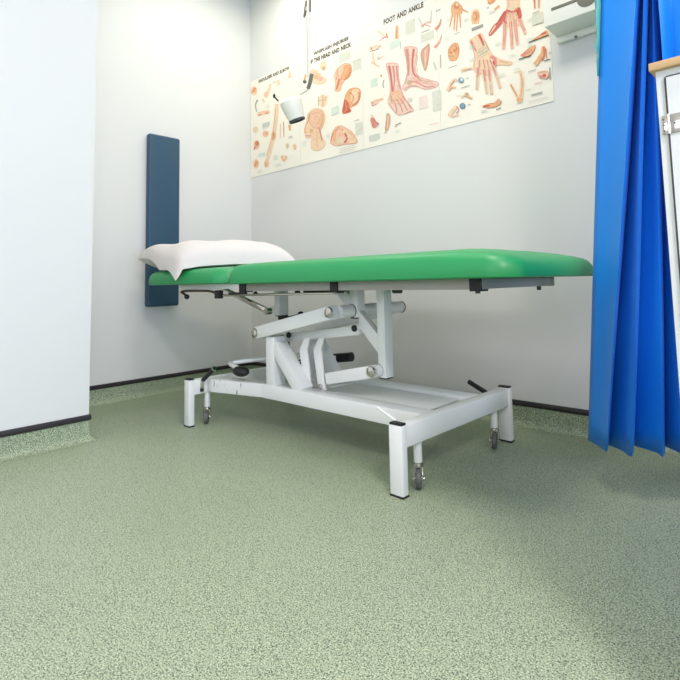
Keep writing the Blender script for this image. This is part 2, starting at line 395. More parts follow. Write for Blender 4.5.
# upholstered pads
def pad(name, x0, x1, y0, y1, z0, z1, rc, crown, taper=(0, 0)):
    nx, ny = 60, 26; b = new()
    cx, cy, hx, hy = (x0+x1)/2, (y0+y1)/2, (x1-x0)/2, (y1-y0)/2
    def outline(t, inset):                                          # rounded rectangle, t in 0..1
        hx_, hy_, r = hx-inset, hy-inset, max(rc-inset, .004)
        segs = []
        for (sx, sy, a0) in ((1, 1, 0), (-1, 1, PI/2), (-1, -1, PI), (1, -1, 3*PI/2)):
            for k in range(13):
                a = a0+PI/2*k/12; segs.append((cx+sx*(hx_-r)+r*math.cos(a), cy+sy*(hy_-r)+r*math.sin(a)))
        res = []
        for i in range(len(segs)):
            p, q = segs[i], segs[(i+1) % len(segs)]
            L = math.hypot(q[0]-p[0], q[1]-p[1]); n = max(1, int(L/.05))
            if i % 13 != 12: n = 1
            else: n = 14
            for k in range(n): res.append((p[0]+(q[0]-p[0])*k/n, p[1]+(q[1]-p[1])*k/n))
        return res
    H = z1-z0
    prof = [(.030, 0), (.006, 0), (.001, .004), (0, .014), (0, .35*H), (.004, .62*H), (.013, .82*H), (.028, .94*H), (.055, 1.0*H), (.10, 1.0*H+crown*.5), (.17, 1.0*H+crown*.85), (.26, 1.0*H+crown)]
    rings = []
    for ins, h in prof:
        ring = []
        for x, y in outline(0, ins):
            w = noise.noise(Vector((x*9, y*9, h*20)))*.0016
            f = 1
            if taper[1]:
                d = (x1-x); f = 1-taper[1]*max(0, 1-d/.22)**2
            if taper[0]:
                d = (x-x0); f *= 1-taper[0]*max(0, 1-d/.12)**2
            ring.append(b.verts.new((x, y, z0+h*f+(w if 0 < h else 0))))
        rings.append(ring)
    for A, B in zip(rings, rings[1:]):
        n = len(A)
        for k in range(n): b.faces.new((A[k], A[(k+1) % n], B[(k+1) % n], B[k]))
    b.faces.new(rings[0][::-1]); b.faces.new(rings[-1])
    bmesh.ops.recalc_face_normals(b, faces=b.faces[:])
    return obj(name, b, M_green, couch)
P_HEAD = pad('head_pad', .285, .985, -.874, -.236, .604, .674, .085, .008, (.25, .08))
P_BODY = pad('body_pad', .987, 2.245, -.876, -.234, .601, .680, .085, .010, (.13, .30))

# ------------------------------------------------------------------ pillow
from mathutils.bvhtree import BVHTree
def pillow():
    trees = []
    for o in (P_HEAD, P_BODY):
        off = couch.location
        trees.append(BVHTree.FromPolygons([v.co+off for v in o.data.vertices], [p.vertices[:] for p in o.data.polygons]))
    def pad_top(x, y):
        best = None
        for t in trees:
            h = t.ray_cast(Vector((x, y, 2)), Vector((0, 0, -1)))[0]
            if h and (best is None or h.z > best): best = h.z
        return best
    A, B, Cc, D = Vector((.180, -.858)), Vector((.675, -.908)), Vector((1.03, -.50)), Vector((.46, -.30))
    n = 56; b = new(); T = .128
    def P(u, v, side):
        a = (u+1)/2; c = (v+1)/2
        # edges pulled in between the corners
        pinch = .10
        uu = u*(1-pinch*(1-v*v)*abs(u)**2*0.6); vv = v*(1-pinch*(1-u*u)*abs(v)**2*0.6)
        a = (uu+1)/2; c = (vv+1)/2
        q = A*(1-a)*(1-c)+B*a*(1-c)+Cc*a*c+D*(1-a)*c
        th = T*(max(0, 1-abs(u)**5.0)**.50)*(max(0, 1-abs(v)**5.0)**.50)*(1-.18*max(0, (q.x-.6)/.4))
        w = noise.noise(Vector((q.x*7, q.y*7, 1)))*.010 + noise.noise(Vector((q.x*19, q.y*12, 4)))*.004
        edge = max(abs(u), abs(v))
        d = min(q.y+.876, q.x-.285)                                 # distance inside the pad's near edges
        prof = ((-9, .668), (0, .668), (.02, .672), (.05, .678), (.10, .682), (.17, .6855), (9, .6855))
        for (a0, h0), (a1, h1) in zip(prof, prof[1:]):
            if a0 <= d < a1: base = h0+(h1-h0)*(d-a0)/(a1-a0)
        hit = pad_top(q.x, q.y)
        # beyond the pad's edges the filling sags
        over_y = max(0, -.883-q.y); over_x = max(0, .315-q.x)
        lift = .070*edge**2.5*max(0, 1-((q.x-.23)**2+(q.y+.83)**2)/.05)
        zc = base + .002*edge**4 + lift - over_y*1.3
        dB = math.hypot(q.x-B.x, q.y-B.y); zc -= .020*max(0, 1-dB/.09)*min(1, over_y/.012)
        if side > 0: z = zc + th*.98 + w*(1-edge**6) + .004
        else: z = zc - th*.10*(1 if over_x > 0 or over_y > 0 else 0) + (.0 if edge < .96 else .004)
        if hit is not None and q.y > -.866 and q.x > .30: z = max(z, hit+(.0045 if side > 0 else .0015))
        return (q.x, q.y, z)
    top = [[b.verts.new(P(-1+2*i/n, -1+2*j/n, 1)) for j in range(n+1)] for i in range(n+1)]
    bot = [[(top[i][j] if i in (0, n) or j in (0, n) else b.verts.new(P(-1+2*i/n, -1+2*j/n, -1))) for j in range(n+1)] for i in range(n+1)]
    for i in range(n):
        for j in range(n):
            b.faces.new((top[i][j], top[i+1][j], top[i+1][j+1], top[i][j+1]))
            b.faces.new((bot[i][j+1], bot[i+1][j+1], bot[i+1][j], bot[i][j]))
    o = obj('pillow', b, M_white)
    for p in o.data.polygons: p.use_smooth = True
    return tag(o, 'soft white cotton pillow lying on the head end of the green couch', 'pillow')
pillow()

# ------------------------------------------------------------------ padded panel on the left wall
b = new(); add_box(b, (0, -.729, .486), (.040, -.538, 1.466), .012, 4)
o = obj('wall_panel', b, M_navy); tag(o, 'tall narrow navy vinyl panel mounted upright on the left wall', 'wall panel')

# ------------------------------------------------------------------ examination lamp hanging on its rod
lamp = thing('examination_lamp', 'white examination lamp on a long vertical rod in front of posters', 'lamp', (.905, -.30, RZ))
b = new(); add_cyl(b, (.905, -.30, RZ-.03), (.905, -.30, RZ), .05, bev=.006); obj('ceiling_mount', b, M_shade, lamp)
b = new(); add_cyl(b, (.912, -.30, 1.675), (.912, -.30, RZ-.02), .0075, n=16); add_cyl(b, (.893, -.30, 1.66), (.893, -.30, 1.985), .0055, n=16)
add_cyl(b, (.893, -.30, 2.02), (.893, -.30, RZ-.02), .0045, n=12); obj('rod', b, M_shade, lamp)
b = new(); add_beam(b, (.880, -.30, 1.985), (.898, -.30, 2.07), .014, .010, .002); add_beam(b, (.925, -.30, 2.00), (.925, -.30, 2.07), .010, .006, .002); obj('rod_bracket', b, M_slot, lamp)
def Wp(px, py, y=-.30):
    x, z = on_wall(px, py, y); return Vector((x, y, z))
b = new(); add_tube(b, [(.930, -.30, 1.665), (.918, -.30, 1.63), (.900, -.30, 1.595)], .010, smooth=4); add_ball(b, (.886, -.31, 1.635), .010); obj('elbow_joint', b, M_slot, lamp)
b = new(); add_tube(b, [(.912, -.30, 1.69), (.900, -.30, 1.60), (.862, -.295, 1.590), (.825, -.285, 1.592)], .0055); obj('arm', b, M_shade, lamp)
p0 = Wp(289.5, 98.5); v_ = (p0-CAM).normalized(); u_ = (Vector((0, 0, 1))-v_*v_.z).normalized(); ax = rt*.040-u_*.115-v_*.018; p1 = p0+ax; Ls = ax.length; side = rt*.068
b = new(); add_tube(b, [p0+ax*.12-side*.95, p0+ax*.03-side*1.08+Vector((0, 0, .004)), p0-side*1.18+Vector((0, 0, .010))], .0045, smooth=3); add_ball(b, p0-side*1.2+Vector((0, 0, .014)), .0085, (.8, .8, 1.5)); obj('knob', b, M_black, lamp)
b = new()
add_lathe(b, p0, ax, [(0, -.006), (.025, -.004), (.045, .003), (.058, .014), (.060, .028), (.053, Ls*.6), (.042, Ls), (.0395, Ls), (.050, Ls*.6), (.057, .03), (.05, .016), (0, .006)], 40)
sh = obj('lamp_shade', b, M_shade, lamp)
b = new(); add_lathe(b, p0, ax, [(.0385, Ls-.008), (.0440, Ls-.008), (.0445, Ls+.004), (.039, Ls+.004), (.0385, Ls-.008)], 40); obj('shade_rim', b, M_dark, sh)

# ------------------------------------------------------------------ white box on the back wall
wb = thing('wall_box', 'white wall-mounted box with a slot, right of the hand poster', 'wall box', (2.35, -.07, 1.55))
b = new(); add_box(b, (2.066, -.140, 1.557), (2.70, -.003, 1.86), .004); obj('casing', b, M_box, wb)
b = new(); add_box(b, (2.066, -.022, 1.532), (2.70, -.002, 1.5575), .002); bp = obj('back_plate', b, M_box, wb)
b = new(); x, z = on_wall(576, 37, -.022); add_cyl(b, (x, -.026, z), (x, -.021, z), .0055, n=16); obj('screw', b, M_slot, bp)
b = new(); x, z = on_wall(565, 4.5, -.14); add_box(b, (x-.052, -.1425, z-.006), (x+.075, -.138, z+.006), .002); obj('slot', b, M_slot, wb)
b = new(); x, z = on_wall(587, -3, -.14); add_lathe(b, (x, -.1435, z), (0, 1, 0), [(0, 0), (.03, 0), (.036, .002), (.036, .006)], 32); obj('round_knob', b, M_slot, wb)

# ------------------------------------------------------------------ disposable blue curtain, sharply pleated
hem = [(2.243, -.443), (2.319, -.532), (2.296, -.440), (2.381, -.523), (2.356, -.425), (2.441, -.464), (2.424, -.375), (2.505, -.462), (2.49, -.37), (2.60, -.47), (2.60, -.37), (2.72, -.48), (2.73, -.38), (2.86, -.48), (2.87, -.38), (3.0, -.48), (3.02, -.38), (3.14, -.47)]
mid = [(2.374, -.500), (2.478, -.535), (2.468, -.455), (2.496, -.530), (2.484, -.44), (2.506, -.500), (2.508, -.42), (2.520, -.515), (2.55, -.49), (2.60, -.52), (2.66, -.42), (2.73, -.55), (2.78, -.44), (2.86, -.55), (2.92, -.44), (3.0, -.54), (3.05, -.44), (3.14, -.53)]
def curtain():
    ZH, ZM, ZT = .12, 1.40, 2.44
    nz = 40; sub = 6; b = new(); rows = []
    for k in range(nz+1):
        z = ZH+(ZT-ZH)*k/nz
        t = min(1, (z-ZH)/(ZM-ZH)); t2 = t
        row = []
        pts = [(h[0]+(m[0]-h[0])*t2, h[1]+(m[1]-h[1])*t2) for h, m in zip(hem, mid)]
        for i in range(len(pts)-1):
            p, q = Vector(pts[i]), Vector(pts[i+1]); d = q-p; nrm = Vector((-d.y, d.x))
            for s in range(sub):
                u = s/sub
                bow = math.sin(PI*u)*.05*(1 if i % 2 == 0 else -1)
                c = p+d*u+nrm*bow
                c.x += noise.noise(Vector((i*3.1, u*1.5, z*1.3)))*.004
                c.y += noise.noise(Vector((i*5.7+9, u*1.5, z*1.6)))*.005
                zz = z
                if k == 0: zz += .004*math.sin(i*2.2)
                row.append(b.verts.new((c.x, c.y, zz)))
        row.append(b.verts.new((pts[-1][0], pts[-1][1], z)))
        rows.append(row)
    for A, B in zip(rows, rows[1:]):
        for j in range(len(A)-1): b.faces.new((A[j], A[j+1], B[j+1], B[j]))
    root = thing('privacy_curtain', 'bright blue pleated curtain hanging at the foot of the couch', 'curtain', (2.5, -.45, 0))
    o = obj('curtain_fabric', b, M_curt, root)
    o.data.set_sharp_from_angle(angle=math.radians(28))
    md = o.modifiers.new('thickness', 'SOLIDIFY'); md.thickness = .0012; md.offset = 0
    # crinkled turquoise edging down the free edge
    b = new(); A = None
    for k in range(61):
        z = 1.18+(ZT-1.18)*k/60; t = min(1, (z-ZH)/(ZM-ZH))
        x = hem[0][0]+(mid[0][0]-hem[0][0])*t; y = hem[0][1]+(mid[0][1]-hem[0][1])*t
        w = .018*min(1, k/14)+.004
        j = noise.noise(Vector((z*40, 0, 3)))*.006
        P = [b.verts.new((x+.001, y-.002, z)), b.verts.new((x-w*.5+j, y-.010+j, z)), b.verts.new((x-w+j*.5, y+.004-j, z))]
        if A: b.faces.new((A[0], A[1], P[1], P[0])); b.faces.new((A[1], A[2], P[2], P[1]))
        A = P
    e = obj('edging', b, M_aqua, root); md = e.modifiers.new('thickness', 'SOLIDIFY'); md.thickness = .0008
    e['label'] = 'crinkled turquoise edging'
    b = new(); add_box(b, (2.2, -.50, ZT-.005), (3.4, -.48, ZT+.02), .003)
    for x in (2.3, 3.3): add_cyl(b, (x, -.49, ZT+.015), (x, -.49, RZ), .006, n=12)
    o = obj('curtain_rail', b, M_paint); tag(o, 'white rail under the ceiling carrying the blue curtain', 'curtain rail')
curtain()

# ------------------------------------------------------------------ cabinet at the right
cab = thing('cabinet', 'white cabinet with wood-edged top and steel hinge at the right edge', 'cabinet', (2.86, -1.10, 0))
CX, CY0 = 2.6515, -1.2643
b = new(); add_box(b, (CX, CY0, .08), (CX+.42, -.93, .880), .0015); add_box(b, (CX+.03, CY0+.04, 0), (CX+.39, -.96, .08)); obj('body', b, M_cab, cab)
b = new(); add_box(b, (CX-.006, CY0-.008, .880), (CX+.43, -.93, .891), .001); obj('worktop', b, M_wood, cab)
b = new()
dx0, dx1, dz0, dz1, yf = CX+.0125, CX+.405, .10, .868, CY0-.003
add_box(b, (dx0, yf, dz0), (dx1, CY0-.0002, dz1), .0008)
dr = obj('door', b, M_cab, cab)
b = new()
add_box(b, (dx0-.0020, CY0-.0032, dz0), (dx0-.0004, CY0-.0001, dz1)); add_box(b, (dx0, CY0-.0036, dz1), (dx1, CY0-.0001, dz1+.0012)); obj('door_gap_seal', b, M_dark, dr)
for zc in (.802, .20):
    b = new()
    add_box(b, (CX+.004, CY0-.0028, zc-.013), (CX+.0120, CY0-.0001, zc+.013), .0005)
    add_box(b, (CX+.0125, CY0-.0050, zc-.013), (CX+.036, CY0-.0028, zc+.013), .0005)
    add_cyl(b, (CX+.0125, CY0-.0058, zc-.0135), (CX+.0125, CY0-.0058, zc+.0135), .0017, n=16)
    h = obj('hinge', b, M_chrome, dr)
    for k in (-1, 0, 1):
        b = new(); add_ball(b, (CX+.0062, CY0-.0030, zc+k*.008), .0012, (1, .6, 1)); obj('hinge_screw', b, M_slot, h)
    b = new(); add_ball(b, (CX+.0195, CY0-.0052, zc), .0013, (1, .6, 1)); obj('hinge_screw', b, M_slot, h)

# ------------------------------------------------------------------ four anatomy posters on the back wall
INK = {}
def ink(name, col):
    k = 0 if name in ('black', 'grey') else .06                      # inks blended slightly towards the paper colour
    col = [c+(p-c)*k for c, p in zip(col, (252, 248, 234))]
    INK[name] = (len(INK)+1, mat('print_'+name, srgb(*col), .35, spec=.4, var=.16, vscale=70))
for n_, c_ in (('black', (62, 52, 44)), ('grey', (164, 162, 154)), ('lines', (206, 208, 196)), ('block', (218, 218, 200)), ('mint', (214, 226, 212)),
               ('flesh', (232, 172, 122)), ('flesh_light', (243, 208, 172)), ('flesh_deep', (210, 128, 84)), ('peach', (240, 192, 160)), ('pink', (232, 176, 164)),
               ('rose', (218, 138, 132)), ('red', (200, 82, 68)), ('muscle', (206, 108, 100)), ('bone', (226, 208, 176)), ('tan', (202, 168, 134)), ('blush', (242, 220, 210)), ('rosy', (240, 206, 188)), ('blue', (118, 158, 184)), ('blue_deep', (66, 98, 118))):
    ink(n_, c_)
class Sheet:
    def __init__(self, x0, x1, z0, z1, y=-.0032):
        self.b = bmesh.new(); self.y = y; self.k = 0
        add_box(self.b, (x0, y, z0), (x1, 0, z1), 0)
    def layer(self): self.k += 1; return self.y-.00006-self.k*.000022
    def poly(self, pts, col, world=False):
        y = self.layer()
        q = pts if world else [on_wall(px, py) for px, py in pts]
        vs = [self.b.verts.new((x, y, z)) for x, z in q]
        f = self.b.faces.new(vs); f.material_index = INK[col][0]
        f.normal_update()
        if f.normal.y > 0: f.normal_flip()
    def blob(self, pts, col, n=5):                                  # closed smooth outline
        P = [Vector((x, y, 0)) for x, y in pts]; m = len(P); out = []
        for i in range(m):
            a, b_, c, d = P[i-1], P[i], P[(i+1) % m], P[(i+2) % m]
            for k in range(n):
                t = k/n; v = .5*((2*b_)+(c-a)*t+(2*a-5*b_+4*c-d)*t*t+(3*b_-a-3*c+d)*t**3); out.append((v.x, v.y))
        self.poly(out, col)
        o = {'flesh_light': 'flesh', 'flesh': 'flesh_deep', 'peach': 'flesh_deep', 'muscle': 'red', 'red': 'flesh_deep', 'tan': 'flesh_deep', 'bone': 'tan', 'rose': 'muscle', 'pink': 'rose', 'rosy': 'rose'}.get(col)
        if o:                                                        # drawn contour and modelling lines
            self.stroke(list(pts)+[pts[0]], .42, .42, o)
            gx, gy = sum(p[0] for p in pts)/m, sum(p[1] for p in pts)/m
            for f, i0 in ((.72, 0), (.5, m//2), (.28, 1)):
                arc = [(gx+(pts[(i0+i) % m][0]-gx)*f, gy+(pts[(i0+i) % m][1]-gy)*f) for i in range(max(3, m//2))]
                self.stroke(arc, .5, .2, o)
    def oval(self, cx, cy, rx, ry, col, ang=0):
        ca, sa = math.cos(ang), math.sin(ang)
        self.poly([(cx+rx*math.cos(t)*ca-ry*math.sin(t)*sa, cy+rx*math.cos(t)*sa+ry*math.sin(t)*ca) for t in [2*PI*k/20 for k in range(20)]], col)
    def stroke(self, pts, w0, w1, col):                              # tapered ribbon
        P = spline([(x, y, 0) for x, y in pts], 5); n = len(P); L, R = [], []
        for i, p in enumerate(P):
            d = (P[min(i+1, n-1)]-P[max(i-1, 0)]).normalized(); w = (w0+(w1-w0)*i/(n-1))/2
            L.append((p.x-d.y*w, p.y+d.x*w)); R.append((p.x+d.y*w, p.y-d.x*w))
        self.poly(L+R[::-1], col)
    def lines(self, px, py, wid, n, col='lines', gap=.0085, h=.003):  # a paragraph of unreadable small print
        x, z = on_wall(px, py)
        for i in range(n):
            w = wid*random.uniform(.75, 1); zz = z-i*gap
            self.poly([(x, zz), (x+w, zz), (x+w, zz-h), (x, zz-h)], col, True)
    def block(self, px, py, w, h, col='block'):
        x, z = on_wall(px, py)
        self.poly([(x, z), (x+w, z), (x+w, z-h), (x, z-h)], col, True)
    def text(self, s, px0, py0, px1, h, col='black', x0=None, z0=None):
        xa, za = on_wall(px0, py0); xb, _ = on_wall(px1, py0)
        cu = bpy.data.curves.new('lettering', 'FONT'); cu.body = s; cu.size = 1; cu.offset = .06; cu.space_character = 1.12; cu.resolution_u = 3
        o = bpy.data.objects.new('lettering', cu); C.objects.link(o)
        bpy.context.view_layer.update()
        me = bpy.data.meshes.new_from_object(o.evaluated_get(bpy.context.evaluated_depsgraph_get()))
        bpy.data.objects.remove(o); bpy.data.curves.remove(cu)
        xs = [v.co.x for v in me.vertices]; ys = [v.co.y for v in me.vertices]
        y = self.layer(); sx = (xb-xa)/(max(xs)-min(xs)); sz = h/(max(ys)-min(ys))
        b = bmesh.new(); b.from_mesh(me); bpy.data.meshes.remove(me)
        for v in b.verts: v.co = Vector((xa+(v.co.x-min(xs))*sx, y, za+(v.co.y-min(ys))*sz))
        merge(self.b, b, INK[col][0])
    def finish(self, label):
        o = obj('poster', self.b, [M_paper]+[INK[k][1] for k in INK], None, False)
        return tag(o, label, 'poster', None)
PZ0, PZ1 = 1.3085, 1.968
# 1: shoulder and elbow
s = Sheet(.004, .503, PZ0, PZ1)
s.text('SHOULDER AND ELBOW', 259, 83.5, 290, .024)
s.oval(254.5, 91, 3.2, 4.5, 'flesh_light'); s.oval(255, 90, 2, 3, 'flesh'); s.stroke([(252, 93), (256, 88)], 1.2, .8, 'flesh_deep')
s.stroke([(266, 97), (269, 91), (271, 84)], 4, 2, 'flesh_light'); s.oval(266.5, 95, 2.4, 3, 'peach'); s.stroke([(263, 99), (265, 103)], 2, 1.4, 'bone')
s.stroke([(279, 80), (279, 85)], 2, 4, 'flesh_light'); s.stroke([(273, 83), (279, 81)], 1.6, 1.6, 'bone')
s.stroke([(290, 71), (290, 78)], 1.6, 4, 'flesh_light'); s.stroke([(290.5, 73), (291, 78)], 1, 2, 'peach')
s.stroke([(258, 100), (256, 105), (257, 112)], 1.6, 1, 'grey'); s.lines(266, 106, .05, 3)
s.stroke([(258, 115), (263, 113), (270, 112)], 4, 3.4, 'peach'); s.stroke([(259, 115.5), (269, 113)], 1, 1, 'flesh_deep'); s.oval(264, 114, 1.6, 1.6, 'flesh_light')
s.block(263, 124, .075, .03, 'lines'); s.lines(263, 124, .08, 4, 'grey', .012, .0025)
s.oval(256, 130, 2.6, 3.4, 'bone'); s.oval(266, 134, 3.2, 3.2, 'peach'); s.oval(267, 133.5, 1.8, 2, 'flesh')
s.oval(257, 145, 3, 4.6, 'peach'); s.oval(257.5, 143.5, 2, 2.6, 'flesh_deep'); s.stroke([(254.5, 150), (256, 146)], 1.6, 2, 'rose')
s.oval(256.5, 164, 3, 4.8, 'flesh_light'); s.oval(257, 163.5, 2, 3.2, 'flesh'); s.stroke([(255, 167), (257, 162)], 1.2, 1, 'flesh_deep')
s.block(259, 154, .07, .025, 'mint'); s.lines(258, 171, .06, 3)
s.stroke([(277.5, 104), (276.5, 118), (274.5, 133), (271, 150), (267.5, 161)], 4.2, 3.4, 'flesh_light')
s.stroke([(278, 108), (276.5, 124), (273, 141), (269, 156)], 1.2, .9, 'bone'); s.stroke([(276, 108), (274.5, 126), (270.5, 144), (267, 156)], .9, .8, 'flesh')
s.oval(274, 136, 2.2, 4.6, 'flesh'); s.stroke([(274.6, 133), (273.2, 139)], 1.2, .8, 'flesh_deep'); s.oval(267, 164, 2.6, 3.6, 'peach'); s.oval(266.5, 165, 1.4, 2.2, 'flesh')
s.stroke([(281, 124), (281, 138)], 1.2, .8, 'peach'); s.stroke([(284, 122), (284.4, 137)], 1.4, .9, 'tan')
s.stroke([(290, 125), (290.5, 131)], 3.2, 1.6, 'flesh'); s.oval(288, 146, 2, 2.6, 'bone'); s.stroke([(288.5, 144), (287.5, 149)], .9, .7, 'tan'); s.oval(295, 147, 2.2, 3.4, 'flesh_light'); s.stroke([(295, 145), (296, 150)], 1, .7, 'tan')
s.oval(284.5, 158, 3.2, 2.6, 'flesh_light'); s.stroke([(282, 156), (284.5, 161), (287, 156)], 1.4, 1, 'flesh'); s.lines(274, 156, .05, 4); s.lines(289, 137, .05, 2, 'grey'); s.lines(276, 165, .06, 2)
s.finish('leftmost anatomy poster, shoulder and elbow, in the wall corner behind lamp')
# 2: whiplash
s = Sheet(.5045, 1.0125, PZ0, PZ1)
s.text('WHIPLASH INJURIES', 314, 57, 349.2, .0275); s.text('OF THE HEAD AND NECK', 309, 65.5, 352, .0275)
s.block(339.5, 55, .088, .052); s.block(353, 62, .062, .058); s.lines(353, 62, .066, 1, 'grey')
s.oval(324, 66, 3.6, 5.4, 'bone', .2); s.oval(324.5, 64, 2, 2.4, 'flesh_light'); s.oval(324, 68.5, 1.8, 2, 'tan')
s.blob([(312, 70), (318, 71), (322, 76), (327, 80), (323, 84), (316, 84), (312, 80)], 'flesh_light'); s.stroke([(313, 72), (319, 75), (318, 81)], 2.4, 1.4, 'peach'); s.oval(316.5, 77, 2.2, 2.4, 'flesh'); s.oval(321, 79, 2.4, 2.2, 'pink')
s.stroke([(305, 80), (306, 74)], 2.4, 1.4, 'flesh')
s.blob([(341, 66), (346, 63.5), (351, 65), (352, 71), (350, 77), (345, 81), (342, 86), (340.5, 91), (335.5, 91), (336, 84), (335, 76), (337, 70)], 'peach')
s.blob([(345, 66), (350, 65.5), (351.5, 71), (349, 77), (344, 80), (341, 78), (344, 72)], 'flesh'); s.stroke([(349.5, 68), (350, 74), (345, 80)], 1.2, 1.6, 'flesh_deep'); s.stroke([(343, 67), (340, 73), (340, 80)], 1.2, 1, 'bone'); s.stroke([(340, 79), (338, 86), (337, 90)], 2.4, 1.6, 'flesh_deep'); s.stroke([(338, 70), (337, 80)], .8, .7, 'rose')
s.blob([(346, 95), (350, 89.5), (356, 88), (360.5, 90), (361, 96), (358, 104), (352.5, 107), (349, 110), (351, 112), (343, 113.5), (344, 104)], 'flesh')
s.blob([(352, 91), (357, 89), (360, 92), (359, 99), (354, 104), (351, 99)], 'flesh_light'); s.stroke([(359.5, 92), (359, 100), (353, 106)], 1.4, 1.4, 'flesh_deep'); s.stroke([(350, 92), (354, 97), (352, 103)], .9, .9, 'flesh_deep')
s.blob([(345, 100), (349, 103), (350, 108), (351.5, 111.5), (343.5, 113)], 'red'); s.stroke([(346, 102), (347, 111)], 1, 1.2, 'rose'); s.stroke([(348.5, 105), (345, 112)], .8, 1, 'flesh_deep')
s.oval(323, 101, 4.6, 6.4, 'flesh_light', .1); s.stroke([(319, 101), (327, 100)], .8, .8, 'tan'); s.stroke([(323.5, 95), (323.5, 107)], 1, 1, 'tan'); s.oval(326, 98, 1.2, 1.4, 'flesh'); s.stroke([(319, 97), (319, 106)], .7, .7, 'grey')
s.blob([(308.5, 114), (313, 109.5), (319, 108.5), (324, 111.5), (325.5, 118), (323.5, 126), (321, 131), (323, 138), (326, 144), (321, 150), (313, 150), (311.5, 145), (312, 138), (307, 138), (305, 131), (306.5, 124)], 'flesh_light')
s.blob([(311, 113), (317, 110), (322.5, 112), (324, 118), (321, 127), (315, 128), (310, 122)], 'peach'); s.stroke([(322.5, 114), (323, 121), (320.5, 128)], 2, 2, 'flesh'); s.stroke([(306.8, 124), (305.5, 131), (308, 133)], 1.4, 1, 'flesh'); s.stroke([(306.5, 136), (312, 136)], 1.4, 1, 'rose')
s.stroke([(319, 127), (321, 133), (322.5, 141)], 1.6, 1.2, 'rose'); s.stroke([(317, 131), (318, 147)], 2.2, 2.4, 'peach'); s.stroke([(310, 114), (308, 124)], .8, .8, 'flesh_deep'); s.oval(312, 131, 2, 2, 'flesh')
s.blob([(331, 142), (333, 133), (337, 127), (342, 126), (347, 128.5), (353, 133), (358, 142), (352, 144), (345, 144.5), (338, 146), (332, 144)], 'peach')
s.stroke([(331.6, 142), (334, 133), (340, 127)], .8, .8, 'flesh_deep'); s.blob([(347, 130), (353, 135), (357, 142), (350, 143), (346, 137)], 'flesh_light'); s.oval(341.5, 141, 4.2, 3.2, 'bone'); s.oval(342, 141, 2.4, 1.9, 'flesh_light'); s.stroke([(343, 130), (346, 134), (347.5, 139), (345, 143)], 1.6, 1.6, 'red'); s.stroke([(345.5, 136), (349, 139)], 1.2, .8, 'rose'); s.stroke([(335, 131), (335, 141)], 2.4, 2, 'flesh'); s.oval(345, 131.5, 1.8, 1.8, 'flesh_light')
s.block(332, 108, .06, .045, 'mint'); s.block(356, 124, .05, .065); s.lines(303, 142, .04, 4, 'mint'); s.lines(355, 121, .045, 1, 'grey'); s.lines(325, 97, .05, 2); s.lines(340, 149, .14, 3, 'lines', .011); s.lines(327, 135, .03, 3)
s.finish('anatomy poster showing whiplash injuries of head and neck, second from wall corner')
# 3: foot and ankle
s = Sheet(1.014, 1.498, PZ0, PZ1)
s.text('FOOT AND ANKLE', 384, 25.5, 424.5, .030)
s.stroke([(380, 41), (387, 36)], .8, .8, 'rose'); s.stroke([(378, 31), (386, 37)], 2.4, 1.2, 'flesh_light'); s.stroke([(386.5, 33), (388, 38)], 1.4, 1, 'flesh_deep'); s.stroke([(370, 50), (377, 46), (382, 47)], 3, 1.6, 'flesh_light'); s.stroke([(371, 47), (374, 51), (381, 46)], 1, .8, 'flesh_deep'); s.stroke([(370, 52), (380, 49)], .7, .7, 'grey'); s.stroke([(383, 38), (388, 37)], 1, .7, 'red')
s.stroke([(397.5, 26), (397.5, 39)], 2.6, 4, 'flesh'); s.stroke([(396.5, 28), (396.5, 39)], .8, 1, 'flesh_deep'); s.stroke([(398.8, 29), (399, 39)], .8, .9, 'flesh_light')
s.block(405.5, 22.5, .062, .072); s.block(421, 35.5, .078, .042); s.lines(422, 32.5, .05, 1, 'grey', .01, .005); s.block(390, 43, .07, .04, 'mint'); s.stroke([(401, 42), (401, 49)], .5, .5, 'grey')
s.stroke([(419, 18), (422, 24), (424, 27)], 1.6, 2, 'lines'); s.stroke([(432, 11), (431.5, 18), (430, 24)], 1.4, 2, 'lines'); s.stroke([(421, 27), (427, 23), (432, 22)], 1.6, 1.6, 'pink'); s.stroke([(423, 28), (425, 25), (431, 27)], 1, .8, 'rose')
s.text('foot', 436.5, 12.3, 441, .010, 'grey')
s.stroke([(436, 30), (440, 25), (441.5, 19)], 3.6, 1, 'rose'); s.stroke([(437, 29), (441, 22)], 1.2, .6, 'tan'); s.stroke([(435, 48), (440, 42), (442, 35)], 3.4, 1, 'pink'); s.stroke([(435, 48), (440, 43)], 1.4, .8, 'rose')
s.blob([(427, 46), (429.5, 44), (430, 50), (429, 58), (427.5, 67), (425.5, 71), (423.5, 66), (421.5, 58), (422, 51)], 'tan'); s.blob([(427, 48), (429, 47), (428.5, 56), (426.5, 64), (424, 60), (424, 52)], 'pink'); s.stroke([(426, 50), (425.5, 68)], 1, .7, 'flesh_light')
s.stroke([(376, 65), (373.5, 58), (374, 53)], 1.2, 1.8, 'flesh_light'); s.stroke([(372, 62), (376, 65), (380, 67)], 1.8, 1.2, 'peach'); s.stroke([(378, 60), (384, 56)], 1.4, .8, 'peach'); s.stroke([(378, 57), (380, 60)], 1, .8, 'flesh')
s.oval(381.6, 76, .9, 1.1, 'flesh_deep'); s.stroke([(384.5, 80), (383.5, 85), (384.3, 88)], .9, .9, 'grey'); s.block(371, 80, .05, .045, 'mint')
s.stroke([(372, 104), (377, 101), (384, 99)], 3.6, 2.4, 'peach'); s.stroke([(373, 102), (373, 106), (379, 103)], 1.2, .8, 'rose'); s.stroke([(374, 101), (379, 104)], .8, .8, 'flesh_light')
